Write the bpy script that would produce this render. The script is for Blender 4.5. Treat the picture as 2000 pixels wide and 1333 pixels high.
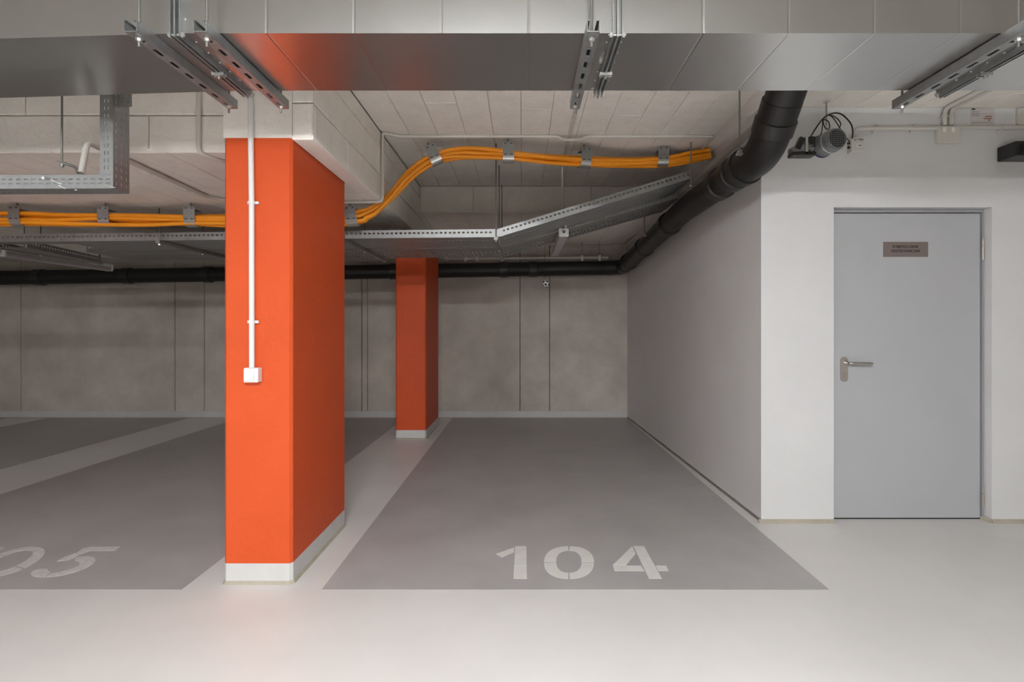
import bpy, math, random
from mathutils import Vector, Matrix
random.seed(7)
S = bpy.context.scene
for o in list(bpy.data.objects): bpy.data.objects.remove(o)
COL = S.collection

# ------------------------------------------------------------------ camera, world, exposure
F = 1056.0; CX = 1020.0; CY = 640.0; CH = 1.28
cd = bpy.data.cameras.new('camera'); cam = bpy.data.objects.new('camera', cd); COL.objects.link(cam)
cam.location = (0, 0, CH); cam.rotation_euler = (math.pi/2, 0, 0)
cd.sensor_width = 36; cd.lens = 36*F/2000; cd.shift_x = (1000-CX)/2000; cd.shift_y = -(666.5-CY)/2000
cd.clip_start = 0.02; cd.clip_end = 100
S.camera = cam
w = bpy.data.worlds.new('world'); S.world = w; w.use_nodes = True
w.node_tree.nodes['Background'].inputs[0].default_value = (0.02, 0.02, 0.02, 1)
w.node_tree.nodes['Background'].inputs[1].default_value = 0.3
S.view_settings.view_transform = 'Standard'; S.view_settings.look = 'None'
S.view_settings.gamma = 1; S.view_settings.use_curve_mapping = False
S.view_settings.exposure = 0.0
LAMP = 415.0            # emission strength of the lit batten lamps of the aisle

# ------------------------------------------------------------------ materials
def mat(name, col, rough=.6, metal=0., nscale=0, namt=0., bump=0., bscale=40, emit=0, stretch=None, coat=0, spec=None, detail=6):
    m = bpy.data.materials.new(name); m.use_nodes = True
    nt = m.node_tree; b = nt.nodes['Principled BSDF']
    b.inputs['Base Color'].default_value = (*col, 1); b.inputs['Roughness'].default_value = rough
    b.inputs['Metallic'].default_value = metal
    if coat: b.inputs['Coat Weight'].default_value = coat; b.inputs['Coat Roughness'].default_value = .25
    if spec is not None: b.inputs['Specular IOR Level'].default_value = spec
    if emit:
        b.inputs['Emission Color'].default_value = (*col, 1); b.inputs['Emission Strength'].default_value = emit
    tc = nt.nodes.new('ShaderNodeTexCoord'); g = nt.nodes.new('ShaderNodeNewGeometry')
    if nscale:
        mp = nt.nodes.new('ShaderNodeMapping'); nt.links.new(g.outputs['Position'], mp.inputs['Vector'])
        if stretch: mp.inputs['Scale'].default_value = stretch
        n = nt.nodes.new('ShaderNodeTexNoise'); n.inputs['Scale'].default_value = nscale; n.inputs['Detail'].default_value = detail
        n.inputs['Roughness'].default_value = .62
        nt.links.new(mp.outputs[0], n.inputs['Vector'])
        cr = nt.nodes.new('ShaderNodeValToRGB')
        cr.color_ramp.elements[0].position = .3; cr.color_ramp.elements[1].position = .7
        cr.color_ramp.elements[0].color = (*[c*(1-namt) for c in col], 1)
        cr.color_ramp.elements[1].color = (*[min(1, c*(1+namt)) for c in col], 1)
        nt.links.new(n.outputs['Fac'], cr.inputs['Fac']); nt.links.new(cr.outputs['Color'], b.inputs['Base Color'])
        mr = nt.nodes.new('ShaderNodeMapRange'); rv_ = min(.07, namt*.6); mr.inputs['To Min'].default_value = max(.05, rough-rv_); mr.inputs['To Max'].default_value = min(1, rough+rv_)
        nt.links.new(n.outputs['Fac'], mr.inputs['Value']); nt.links.new(mr.outputs['Result'], b.inputs['Roughness'])
    if bump:
        n2 = nt.nodes.new('ShaderNodeTexNoise'); n2.inputs['Scale'].default_value = bscale; n2.inputs['Detail'].default_value = 4
        nt.links.new(g.outputs['Position'], n2.inputs['Vector'])
        bp = nt.nodes.new('ShaderNodeBump'); bp.inputs['Strength'].default_value = bump; bp.inputs['Distance'].default_value = .01
        nt.links.new(n2.outputs['Fac'], bp.inputs['Height']); nt.links.new(bp.outputs['Normal'], b.inputs['Normal'])
    return m

M = dict(
 floor=mat('floor_resin', (.67,.655,.635), .42, nscale=1.6, namt=.045, bump=.03, bscale=25),
 bay=mat('bay_paint', (.395,.380,.375), .45, nscale=2.2, namt=.09, bump=.05, bscale=30),
 number=mat('number_paint', (.68,.67,.64), .5, nscale=14, namt=.06),
 number_worn=mat('number_paint_worn', (.60,.585,.56), .5, nscale=30, namt=.16),
 concrete=mat('formwork_concrete', (.54,.495,.445), .8, nscale=1.9, namt=.19, bump=.25, bscale=18, detail=10),
 concrete_dark=mat('concrete_joint', (.10,.09,.08), .9),
 white=mat('painted_plaster', (.66,.66,.66), .7, nscale=2.5, namt=.03, bump=.12, bscale=35),
 sprayed=mat('sprayed_mineral_board', (.90,.855,.79), .9, nscale=7, namt=.05, bump=.55, bscale=42),
 slab=mat('ceiling_slab', (.5,.47,.43), .9, nscale=4, namt=.06),
 orange=mat('orange_paint', (.60,.082,.019), .5, nscale=3, namt=.05, bump=.22, bscale=22, spec=.25),
 plinth=mat('white_plinth_paint', (.56,.56,.55), .5, nscale=12, namt=.05),
 coving=mat('resin_coving', (.40,.36,.29), .55, nscale=14, namt=.12),
 duct=mat('galvanised_duct', (.64,.645,.63), .30, 1.0, nscale=5, namt=.02),
 galv=mat('galvanised_steel', (.37,.385,.385), .50, .85, nscale=35, namt=.10),
 galv_dark=mat('dull_galvanised_steel', (.30,.30,.285), .5, .6, nscale=25, namt=.18),
 bolt=mat('zinc_bolt', (.62,.62,.60), .35, .8),
 rod=mat('threaded_steel', (.25,.25,.235), .5, .7),
 pipe=mat('black_pipe', (.008,.0075,.007), .5, nscale=8, namt=.2),
 pipe2=mat('black_coupling', (.016,.0155,.015), .42),
 cable=mat('orange_cable', (1.0,.35,.012), .45, nscale=6, namt=.06),
 conduit=mat('white_conduit', (.62,.60,.55), .5),
 plastic=mat('white_plastic', (.74,.74,.73), .4),
 door=mat('grey_door_paint', (.43,.437,.45), .5, nscale=2, namt=.02, bump=.04, bscale=60),
 frame=mat('grey_frame_paint', (.30,.305,.315), .5),
 steel=mat('brushed_steel', (.42,.38,.34), .35, .6),
 chrome=mat('polished_steel', (.55,.54,.52), .2, .95),
 plate=mat('sign_plate', (.205,.170,.155), .45, .2),
 ink=mat('dark_print', (.035,.025,.022), .6),
 paper=mat('paper_notice', (.60,.57,.55), .7),
 red=mat('red_print', (.30,.10,.08), .7),
 black=mat('black_plastic', (.015,.015,.014), .4),
 rubber=mat('black_rubber', (.01,.01,.009), .6),
 motor=mat('grey_cast_metal', (.22,.23,.235), .4, .5),
 motor_blue=mat('blue_seal', (.03,.04,.12), .5),
 lamp_off=mat('grey_diffuser', (.42,.40,.41), .35),
 lamp_on=mat('lit_diffuser', (.985,.99,1.0), .5, emit=LAMP),
 lamp_soft=mat('lit_diffuser_dim', (.985,.99,1.0), .5, emit=LAMP*.3),
 lamp_fill=mat('fill_diffuser', (.985,.99,1.0), .5, emit=LAMP*.55),  # glow of the added fill lamps behind the viewer
 bare_slab=mat('bare_concrete_slab', (.30,.28,.25), .9, nscale=3, namt=.1),
 tube=mat('grey_pipe', (.36,.34,.31), .4),
)

# ------------------------------------------------------------------ mesh building
class MB:
    def __init__(s): s.v = []; s.f = []
    def add(s, vs, fs):
        k = len(s.v); s.v += [tuple(v) for v in vs]; s.f += [tuple(i+k for i in f) for f in fs]; return s
    def box(s, x0, y0, z0, x1, y1, z1):
        return s.add([(x0,y0,z0),(x1,y0,z0),(x1,y1,z0),(x0,y1,z0),(x0,y0,z1),(x1,y0,z1),(x1,y1,z1),(x0,y1,z1)],
              [(0,3,2,1),(4,5,6,7),(0,1,5,4),(1,2,6,5),(2,3,7,6),(3,0,4,7)])
    def cbox(s, x0, y0, z0, x1, y1, z1, c, axis='z', side=-1):
        """box whose face towards axis/side has chamfered edges"""
        b = [(x0,x1),(y0,y1),(z0,z1)]; a = 'xyz'.index(axis); u, v = [i for i in range(3) if i != a]
        def pt(uu, vv, aa):
            p = [0,0,0]; p[u] = uu; p[v] = vv; p[a] = aa; return tuple(p)
        far, near = (b[a][1], b[a][0]) if side < 0 else (b[a][0], b[a][1])
        mid = near + (c if side < 0 else -c)
        u0,u1 = b[u]; v0,v1 = b[v]
        R = lambda i, aa: [pt(u0+i,v0+i,aa), pt(u1-i,v0+i,aa), pt(u1-i,v1-i,aa), pt(u0+i,v1-i,aa)]
        vs = R(0,far)+R(0,mid)+R(c,near)
        fs = [(0,1,2,3),(8,9,10,11)]
        for k in (0,4):
            for i in range(4):
                j = (i+1)%4; fs.append((k+i,k+j,k+4+j,k+4+i))
        return s.add(vs, fs)
    def bar(s, p, q, w, h=None, up=(0,0,1)):
        p = Vector(p); q = Vector(q); h = h or w; d = (q-p).normalized(); upv = Vector(up)
        if abs(d.dot(upv)) > .98: upv = Vector((0,1,0))
        r = d.cross(upv).normalized(); t = r.cross(d).normalized(); r *= w/2; t *= h/2
        return s.add([p-r-t,p+r-t,p+r+t,p-r+t,q-r-t,q+r-t,q+r+t,q-r+t],[(0,3,2,1),(4,5,6,7),(0,1,5,4),(1,2,6,5),(2,3,7,6),(3,0,4,7)])
    def tube(s, pts, r, n=12, cap=True):
        pts = [Vector(p) for p in pts]; m = len(pts); ts = []
        for i in range(m):
            a = pts[max(0,i-1)]; b = pts[min(m-1,i+1)]; ts.append((b-a).normalized())
        up = Vector((0,0,1)) if abs(ts[0].z) < .9 else Vector((0,1,0))
        nrm = (up - ts[0]*up.dot(ts[0])).normalized(); vs = []
        for i in range(m):
            nrm = (nrm - ts[i]*nrm.dot(ts[i])).normalized(); bn = ts[i].cross(nrm)
            rr = r[i] if isinstance(r, (list,tuple)) else r
            for k in range(n):
                a = 2*math.pi*k/n; vs.append(pts[i]+nrm*math.cos(a)*rr+bn*math.sin(a)*rr)
        fs = []
        for i in range(m-1):
            for k in range(n):
                k2 = (k+1)%n; fs.append((i*n+k,i*n+k2,(i+1)*n+k2,(i+1)*n+k))
        if cap: fs += [tuple(range(n))[::-1], tuple(range((m-1)*n,m*n))]
        return s.add(vs, fs)
    def prism(s, poly, z0, z1):
        n = len(poly)
        vs = [(x,y,z0) for x,y in poly]+[(x,y,z1) for x,y in poly]
        return s.add(vs, [tuple(range(n))[::-1], tuple(range(n,2*n))]+[(i,(i+1)%n,n+(i+1)%n,n+i) for i in range(n)])
    def plate(s, o, u, v, us, vs, hole):
        """thin sheet with real slots: us/vs are break points, hole(i,j) tells which cells are cut out"""
        o = Vector(o); u = Vector(u); v = Vector(v); nu = len(us); nv = len(vs)
        V = [o+u*a+v*b for b in vs for a in us]
        Fc = [(j*nu+i, j*nu+i+1, (j+1)*nu+i+1, (j+1)*nu+i) for j in range(nv-1) for i in range(nu-1) if not hole(i,j)]
        return s.add(V, Fc)
    def build(s, name, m, parent=None, loc=None, smooth=False, solid=0, bevel=0, kind=None, label=None):
        me = bpy.data.meshes.new(name); me.from_pydata(s.v, [], s.f)
        if loc is not None:
            me.transform(Matrix.Translation(-Vector(loc)))
        elif parent is not None and parent.type == 'EMPTY' or parent is not None:
            me.transform(Matrix.Translation(-world_loc(parent)))
        me.validate(); 
        import bmesh
        bm = bmesh.new(); bm.from_mesh(me); bmesh.ops.recalc_face_normals(bm, faces=bm.faces); bm.to_mesh(me); bm.free()
        if smooth:
            for p in me.polygons: p.use_smooth = True
            try: me.set_sharp_from_angle(angle=math.radians(40))
            except Exception: pass
        me.materials.append(m)
        o = bpy.data.objects.new(name, me); COL.objects.link(o)
        if parent is not None: o.parent = parent
        if loc is not None: o.location = Vector(loc) - (world_loc(parent) if parent is not None else Vector())
        if solid:
            md = o.modifiers.new('solid', 'SOLIDIFY'); md.thickness = solid; md.offset = 0
        if bevel:
            md = o.modifiers.new('bevel', 'BEVEL'); md.width = bevel; md.segments = 2; md.limit_method = 'ANGLE'
        if kind: o['kind'] = kind
        if label: o['label'] = label
        return o

def world_loc(o):
    v = Vector(); 
    while o is not None: v += o.location; o = o.parent
    return v
def thing(name, label, cat, loc=(0,0,0), group=None):
    o = bpy.data.objects.new(name, None); COL.objects.link(o); o.location = loc; o.empty_display_size = .05
    o['label'] = label; o['category'] = cat
    if group: o['group'] = group
    return o
def tag(o, label, cat, group=None):
    o['label'] = label; o['category'] = cat
    if group: o['group'] = group
    return o
def struct(o, label=None, cat=None):
    o['kind'] = 'structure'
    if label: o['label'] = label
    if cat: o['category'] = cat
    return o
def copy_tree(o, parent=None):
    c = o.copy(); COL.objects.link(c)
    if parent is not None: c.parent = parent
    for ch in list(o.children): copy_tree(ch, c)
    return c
def at(px, py, Y):                       # point at distance Y seen at pixel px, py
    return Vector(((px-CX)*Y/F, Y, CH-(py-CY)*Y/F))
def fl(px, py):                          # point of the floor seen at pixel px, py
    Y = F*CH/(py-CY); return ((px-CX)*Y/F, Y)
def rnd(pts, r=.03, n=5):                # a polyline with rounded corners
    P = [Vector(p) for p in pts]; out = [P[0]]
    for i in range(1, len(P)-1):
        a = P[i-1]-P[i]; b = P[i+1]-P[i]; q = min(r, a.length*.45, b.length*.45)
        A = P[i]+a.normalized()*q; B = P[i]+b.normalized()*q
        for k in range(n+1):
            t = k/n; out.append(A*(1-t)**2+P[i]*2*t*(1-t)+B*t*t)
    out.append(P[-1]); return out
def catmull(P, n=6):
    P = [Vector(p) for p in P]; out = []
    for i in range(len(P)-1):
        a = P[max(0,i-1)]; b = P[i]; c = P[i+1]; d = P[min(len(P)-1,i+2)]
        for k in range(n):
            t = k/n
            out.append(.5*((2*b)+(c-a)*t+(2*a-5*b+4*c-d)*t*t+(3*b-a-3*c+d)*t**3))
    out.append(P[-1]); return out
def slots(L, pitch, ln):                 # break points of a row of slots
    n = int(L//pitch); off = (L-n*pitch)/2; b = [0]
    for i in range(n):
        a = off+i*pitch+(pitch-ln)/2; b += [a, a+ln]
    return b+[L]
def text(body, size, loc, m, name, parent, depth=.0006, rot=(math.pi/2,0,0), align='CENTER'):
    c = bpy.data.curves.new(name, 'FONT'); c.body = body; c.size = size; c.align_x = align; c.align_y = 'CENTER'; c.extrude = depth
    c.resolution_u = 3; c.offset = size*.012
    t = bpy.data.objects.new('tmp', c); COL.objects.link(t)
    bpy.context.view_layer.update()
    me = bpy.data.meshes.new_from_object(t.evaluated_get(bpy.context.evaluated_depsgraph_get()))
    bpy.data.objects.remove(t); me.materials.clear(); me.materials.append(m)
    o = bpy.data.objects.new(name, me); COL.objects.link(o); o.rotation_euler = rot
    o.parent = parent; o.location = Vector(loc)-world_loc(parent); return o

# ------------------------------------------------------------------ setting: levels
ZC = 2.72; ZL = 2.215; ZR = 2.45          # high ceiling, low soffit on the left, soffit at the back right
YB = 7.64; YD = 3.54; XD = -1.04; YF = 2.89; YR = 5.5
XL = -9.2; XR = 6.0; YN = -11.0
struct(MB().box(XL-.2, YN-.2, -.12, XR+.2, YB+.2, 0).build('floor', M['floor']), 'pale beige-grey resin floor of the parking garage')
# --- ceiling: slab with sprayed boards
cl = struct(MB().box(XL-.2, YN-.2, ZC+.02, XR+.2, YB+.2, ZC+.2).build('ceiling', M['slab']), 'sprayed white board ceiling of the garage with a lower zone on the left')
dz = MB()
dz.box(XL, YF+.02, ZL+.02, -1.49, YB, ZC+.02); dz.box(-1.49, 3.51, ZL+.02, XD-.02, YB, ZC+.02); dz.box(-1.148, 2.71, ZL+.02, XD-.02, 3.51, ZC+.02)
dz.build('dropped_slab', M['slab'], cl)
MB().box(XD-.02, YR+.02, ZR+.02, 1.66, YB, ZC+.02).build('dropped_slab', M['slab'], cl)
MB().box(XL, YN, ZC, XR, 2.45, ZC+.021).build('plain_soffit', M['bare_slab'], cl)
def boards(x0, x1, y0, y1, z, pitch=.205, ln=1.2, edges=None, name='ceiling_panel'):
    xs = edges or []
    if not xs:
        xs = [x0]
        while xs[-1]+pitch*1.4 < x1: xs.append(xs[-1]+pitch)
        xs.append(x1)
    for i in range(len(xs)-1):
        y = y0; first = ln*((i*.37) % 1)*.8+.3
        while y < y1-.01:
            e = min(y1, y+first); first = ln
            if y1-e < .12: e = y1
            dzr = random.uniform(-.0015, .0015)
            MB().cbox(xs[i]+.0009, y+.0009, z+dzr, xs[i+1]-.0009, e-.0009, z+.021, .0034).build(name, M['sprayed'], cl)
            y = e
boards(XD, 1.56, 2.45, YR, ZC, .2065)
boards(1.56, 4.3, 2.45, YD, ZC, .2065)
boards(-2.6, XD, 2.45, YF, ZC, .21)
boards(XD, 1.56, YR, YB, ZR, .2065)
# low soffit on the left, cut around the first column
ed = [XD-.45-.205*i for i in range(0, 35)][::-1]
boards(0, 0, YF, YB, ZL, edges=ed)
boards(0, 0, 2.692, YB, ZL, edges=[-1.147, XD]); boards(0, 0, 3.513, YB, ZL, edges=[-1.49, -1.32, -1.15])
# boards on the upright faces: front face left of the column, side face right of it
def face_y(x0, x1, y, zs, cuts):
    for k in range(len(zs)-1):
        x = x0
        for c in [c for c in cuts[k] if x0 < c < x1]+[x1]:
            MB().cbox(x+.0025, y, zs[k]+.0025, c-.0025, y+.021, zs[k+1]-.0025, .006, 'y').build('fascia_panel', M['sprayed'], cl); x = c
zs = [ZL+.001, 2.416, 2.602, ZC]
face_y(-5.2, -1.492, YF, zs, [[-4.0,-3.1,-2.0], [-4.3,-3.3,-2.66], [-3.9,-2.9,-1.9]])
face_y(-1.148, XD, 2.69, [ZL+.001,2.40,2.602,ZC], [[],[],[]])
for k, cuts in enumerate([[3.22,4.42], [3.9,5.1], [3.4,4.6]]):
    y = 2.712
    for c in cuts+[YB]:
        z0, z1 = [ZL+.001,2.40,2.602,ZC][k:k+2]
        if c == YB and z1 > ZR+.0: pass
        MB().cbox(XD-.021, y+.0025, z0+.0025, XD, c-.0025, z1-.0025, .006, 'x', 1).build('fascia_panel', M['sprayed'], cl); y = c
x = XD
for c in [-.5,.7,1.56]:
    MB().cbox(x+.0015, YR, ZR+.0015, c-.0015, YR+.021, ZC-.0015, .006, 'y').build('fascia_panel', M['sprayed'], cl); x = c

# --- back wall: formwork panels with joints
wb = struct(MB().box(XL-.2, YB+.03, 0, 1.7, YB+.25, ZC+.02).build('wall_back', M['concrete_dark']), 'rough grey concrete wall at the back of the bays')
jx = [XL, -7.09, -4.915, -4.50, -2.27, -2.19, -.035, .385, 1.6]
dep = [0, .0, .006, .0, .004, .0, .0, .005, .0]
for i in range(len(jx)-1):
    g = .006 if i not in (3,) else .008
    MB().cbox(jx[i]+g, YB+dep[i]*.8, 0, jx[i+1]-g*.2, YB+.031, ZL+.3, .006, 'y').build('concrete_panel', M['concrete'], wb)
bb = MB(); bb.box(XL, YB-.008, 0, 1.49, YB+.004, .097)
struct(bb.build('baseboard_back', M['plinth']), 'white painted plinth strip along the back wall')
struct(MB().box(XL, YB-.02, 0, 1.49, YB-.008, .012).build('trim_1', M['coving']), 'thin tan sealing strip at the foot of the back wall')
# --- side wall of bay 104, slightly splayed
def wx(Y): return 1.564+(1.484-1.564)*(Y-YD)/(YB-YD)
wr = MB().prism([(wx(YD),YD),(2.04,YD),(2.04,YD+.2),(wx(YD)+.25,YD+.2),(wx(YB)+.25,YB+.1),(wx(YB+.1),YB+.1)], 0, ZC+.02)
struct(wr.build('wall_right', M['white']), 'smooth white wall along the right side of bay 104')
# --- door wall
YP = 3.608
dw = MB()
dw.box(2.04, YD, 2.068, 3.074, YD+.2, ZC+.02); dw.box(3.074, YD, 0, XR, YD+.2, ZC+.02); dw.box(2.04, YD+.13, 0, 3.08, YD+.2, 2.07)
struct(dw.build('wall_middle', M['white']), 'white wall around the grey steel door')
struct(MB().box(XL-.2, YN-.2, 0, XL, YB+.25, ZC+.02).build('wall_left', M['concrete']))
struct(MB().box(XR, YN-.2, 0, XR+.2, YD+.2, ZC+.02).build('wall_outer', M['concrete']))
struct(MB().box(XL, YN-.2, 0, XR, YN, ZC+.02).build('wall_front', M['concrete']))
def coving(name, poly, label, h=.024, t=.013):
    mb = MB()
    P = [Vector((*p, 0)) for p in poly]
    for a, b in zip(P, P[1:]):
        d = (b-a).normalized(); n = Vector((d.y, -d.x, 0))
        mb.add([a, b, b+n*t, a+n*t, a+Vector((0,0,h)), b+Vector((0,0,h)), b+n*t*.3+Vector((0,0,h)), a+n*t*.3+Vector((0,0,h))],
               [(0,1,2,3),(4,5,6,7),(0,1,5,4),(3,2,6,7),(0,3,7,4),(1,2,6,5)])
    return struct(mb.build(name, M['coving']), label)
coving('baseboard_right', [(wx(YB), YB), (wx(YD), YD)][::-1] and [(wx(YB),YB),(wx(YD),YD)][::-1][::-1], 'tan sealing strip at the foot of the side wall', t=-.016)
coving('baseboard_middle', [(wx(YD)-.016, YD), (2.042, YD)], 'tan sealing strip under the white wall left of the door')
coving('baseboard_outer', [(3.06, YP-.004), (3.074, YD), (XR, YD)], 'tan sealing strip under the white wall right of the door')

# --- door
dr = MB().box(2.042, YP+.02, 0, 3.072, YP+.05, 2.066).build('door_1', M['frame']); struct(dr, 'pale grey flush steel door with a small sign plate')
fr = MB(); fr.box(2.042,YP-.012,2.046,3.072,YP+.03,2.066); fr.box(3.060,YP-.012,0,3.072,YP+.03,2.048); fr.box(2.042,YP-.012,0,2.052,YP+.03,2.048)
fr.build('door_frame', M['frame'], dr)
lf = MB().box(2.055, YP, .008, 3.056, YP+.022, 2.041).build('door_leaf', M['door'], dr, bevel=.002)
MB().box(2.055,YP+.002,0,3.056,YP+.03,.007).build('threshold', M['rubber'], dr)
for zc in (CH-(486-CY)*YP/F, CH-(968-CY)*YP/F):
    h = MB(); h.tube([(3.062,YP-.014,zc-.075),(3.062,YP-.014,zc+.012)], .0075, 10)
    h.tube([(3.062,YP-.014,zc+.016),(3.062,YP-.014,zc+.06)], .0065, 10)
    h.build('hinge', M['steel'], dr, smooth=True)
hz = CH-(722-CY)*YP/F
# back plate of the handle
pts = []
c0 = at(1648, 708, YP); 
for k in range(17):
    a = math.pi*k/16; pts.append((c0.x+.024*math.cos(a), c0.z+.012+.024*math.sin(a)))
zb = CH-(746-CY)*YP/F
pts += [(c0.x-.024, zb+.016),(c0.x-.012, zb+.003),(c0.x+.012, zb+.003),(c0.x+.024, zb+.016)]
pl = MB(); n = len(pts); pl.add([(x,YP-.008,z) for x,z in pts]+[(x,YP,z) for x,z in pts], [tuple(range(n)), tuple(range(n,2*n))]+[(i,(i+1)%n,n+(i+1)%n,n+i) for i in range(n)])
pp = pl.build('handle_plate', M['steel'], dr)
hd = MB(); hp = at(1651, 709, YP)
hd.tube(rnd([(hp.x,YP-.006,hp.z),(hp.x,YP-.052,hp.z),(hp.x+.148,YP-.052,hp.z-.003)], .018), .0098, 14)
hd.tube([(hp.x,YP-.006,hp.z),(hp.x,YP-.016,hp.z)], .016, 16)
hd.build('door_handle', M['chrome'], dr, smooth=True, label='polished steel lever handle')
kh = MB(); kh.tube([(c0.x,YP-.011,zb+.05),(c0.x,YP-.004,zb+.05)], .0085, 14); kh.box(c0.x-.004,YP-.010,zb+.030,c0.x+.004,YP-.004,zb+.045)
kh.build('lock_cylinder', M['chrome'], pp, smooth=True)
a = at(1725, 473, YP); b = at(1812, 502, YP)
sg = MB().box(a.x, YP-.004, b.z, b.x, YP, a.z).build('door_sign', M['plate'], dr, label='brownish metal room sign plate')
mx = (a.x+b.x)/2; mz = (a.z+b.z)/2
text('POMIESZCZENIE', .0235, (mx-.003, YP-.0045, mz+.017), M['ink'], 'sign_text', sg)
text('TELETECHNICZNE', .0235, (mx-.003, YP-.0045, mz-.012), M['ink'], 'sign_text', sg)

# ------------------------------------------------------------------ floor markings
def slab(name, poly, label, z=.0016, m='bay', cat='floor marking', group=None):
    return tag(MB().prism(poly, .0002, z).build(name, M[m]), label, cat, group)
YG = 2.635; YE = YB-.022
G = 'grey painted parking bays'
slab('painted_bay', [(-.978,YG),(1.497,YG),(1.472,YE),(-.985,YE)], 'grey painted parking bay 104 beside the white side wall', group=G)
slab('painted_bay', [(-3.995,YG),(-1.662,YG),(-1.662,YE),(-3.995,YE)], 'grey painted parking bay 105 left of the orange columns', group=G)
slab('painted_bay', [(-6.69,YG),(-4.70,YG),(-4.70,YE),(-6.69,YE)], 'grey painted parking bay at the far left edge beyond bay 105', group=G)
slab('painted_bay', [(-9.1,YG),(-7.25,YG),(-7.25,YE),(-9.1,YE)], 'dark grey bay corner at the extreme left behind a pale stripe', group=G)
def digit(parent, polys, m='number'):
    for p in polys: MB().prism([fl(x,y) for x,y in p], .0018, .0032).build('digit_stroke', M[m], parent)
slab('painted_bay', [(-9.1,-8.4),(XR-.1,-8.4),(XR-.1,-3.4),(-9.1,-3.4)], 'unseen grey bays added across the aisle to cut floor bounce')  # added out of view to weaken the light bouncing off the floor
def c4(x, y): return (900+x*.225, 1030+y*.225)
def c5(x, y): return (x*.225, 1030+y*.225)
n4 = thing('parking_number', 'white stencilled number 104 on the grey bay floor', 'floor number', (*fl(1130,1130), .0))
digit(n4, [[c4(*p) for p in q] for q in ([(305,238),(355,266),(462,222),(464,181)], [(472,171),(570,171),(571,340),(464,340)], [(463,344),(571,344),(573,453),(457,453)])])
def sector(cx, cy, ro, ri, a0, a1, e=2.3):
    O = []; I = []
    for k in range(13):
        a = math.radians(a0+(a1-a0)*k/12); c = math.cos(a); s_ = math.sin(a)
        q = (abs(c)**e+abs(s_)**e)**(-1/e)
        O.append((cx[0]+ro[0]*q*c, cy[0]-ro[1]*q*s_)); I.append((cx[1]+ri[0]*q*c, cy[1]-ri[1]*q*s_))
    return O+I[::-1]
def ring(parent, f, cx, cy, ro, ri, m, skew=0):
    for a0, a1 in ((2,88),(92,178),(182,268),(272,358)):
        yield [f(x+skew*(cy[0]-y), y) for x, y in sector(cx, cy, ro, ri, a0, a1)]
digit(n4, list(ring(n4, c4, (939,938), (312,306), (217,141), (110,97), 'number')))
digit(n4, [[c4(*p) for p in q] for q in ([(1488,171),(1318,336),(1434,336),(1518,236)], [(1498,170),(1590,170),(1745,452),(1634,452)], [(1320,340),(1564,340),(1592,386),(1336,386)], [(1690,340),(1782,340),(1804,385),(1714,385)])])
n5 = thing('parking_number', 'worn stencilled number 105 cut by the left edge of the photo', 'floor number', (*fl(30,1125), .0))
digit(n5, [[c5(*p) for p in q] for q in ([(-330,255),(-300,262),(-60,212),(45,180),(-20,178),(-130,205)], [(-60,212),(45,180),(-420,430),(-560,430)])], 'number_worn')
def ell(cx, cy, a, b, sh, a0, a1, n=10): 
    return [(cx+a*math.cos(math.radians(t))+sh*b*math.sin(math.radians(t)), cy-b*math.sin(math.radians(t))) for t in [a0+(a1-a0)*k/n for k in range(n+1)]]
# zero of 105: sheared ring
zs5 = []
for a0, a1 in ((-25,150),(154,330)):
    O = ell(95, 306, 225, 131, 1.45, a0, a1, 20); I = ell(88, 300, 130, 96, 1.55, a0, a1, 20)
    zs5.append([c5(*p) for p in O+I[::-1]])
digit(n5, zs5, 'number_worn')
digit(n5, [[c5(*p) for p in q] for q in (
  [(780,177),(1050,174),(995,210),(780,212),(690,248),(668,226),(715,192)],
  [(662,228),(684,250),(655,268),(600,290),(495,303),(560,262)],
  [(655,276),(690,262),(760,258),(820,268),(834,296),(805,328),(745,362),(640,400),(520,428),(400,441),(430,412),(520,395),(620,368),(685,338),(695,310),(650,296)],
  [(264,405),(290,382),(340,370),(405,366),(425,390),(445,394),(392,440),(330,440),(280,428)])], 'number_worn')

# ------------------------------------------------------------------ columns
def column(x0, x1, y0, y1, zt, label, cap):
    t = thing('column', label, 'column', ((x0+x1)/2, (y0+y1)/2, 0), 'orange concrete columns')
    c = .013
    def P(o): return [(x0+c-o*.4,y0-o),(x1-c+o*.4,y0-o),(x1+o,y0+c-o*.4),(x1+o,y1-c),(x1-c,y1+o),(x0+c,y1+o),(x0-o,y1-c),(x0-o,y0+c)]
    MB().prism(P(0), .098, zt).build('shaft', M['orange'], t)
    MB().prism(P(.0012), .0, .101).build('plinth', M['plinth'], t, label='white painted plinth band')
    q = MB(); A = P(.014); B = P(.003); n = 8
    q.add([(x,y,0) for x,y in A]+[(x,y,.014) for x,y in B], [tuple(range(n)), tuple(range(n,2*n))]+[(i,(i+1)%n,n+(i+1)%n,n+i) for i in range(n)])
    q.build('coving', M['coving'], t, label='tan sealing strip at the foot')
    if cap:
        MB().box(x0-.0005, y0-.001, zt, x1+.0005, YF+.02, ZC).build('capital', M['sprayed'], t, label='sprayed white top above the orange paint')
    return t
column(-1.491, -1.150, 2.70, 3.51, ZL+.012, 'near orange column with a white switch and conduit on its front', True)
column(-1.452, -1.104, 6.20, 7.12, ZL, 'far orange column in front of the back wall', False)
column(-4.52, -4.18, 2.70, 3.51, ZL, 'orange column out of view to the left of bay 105', False)

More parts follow.
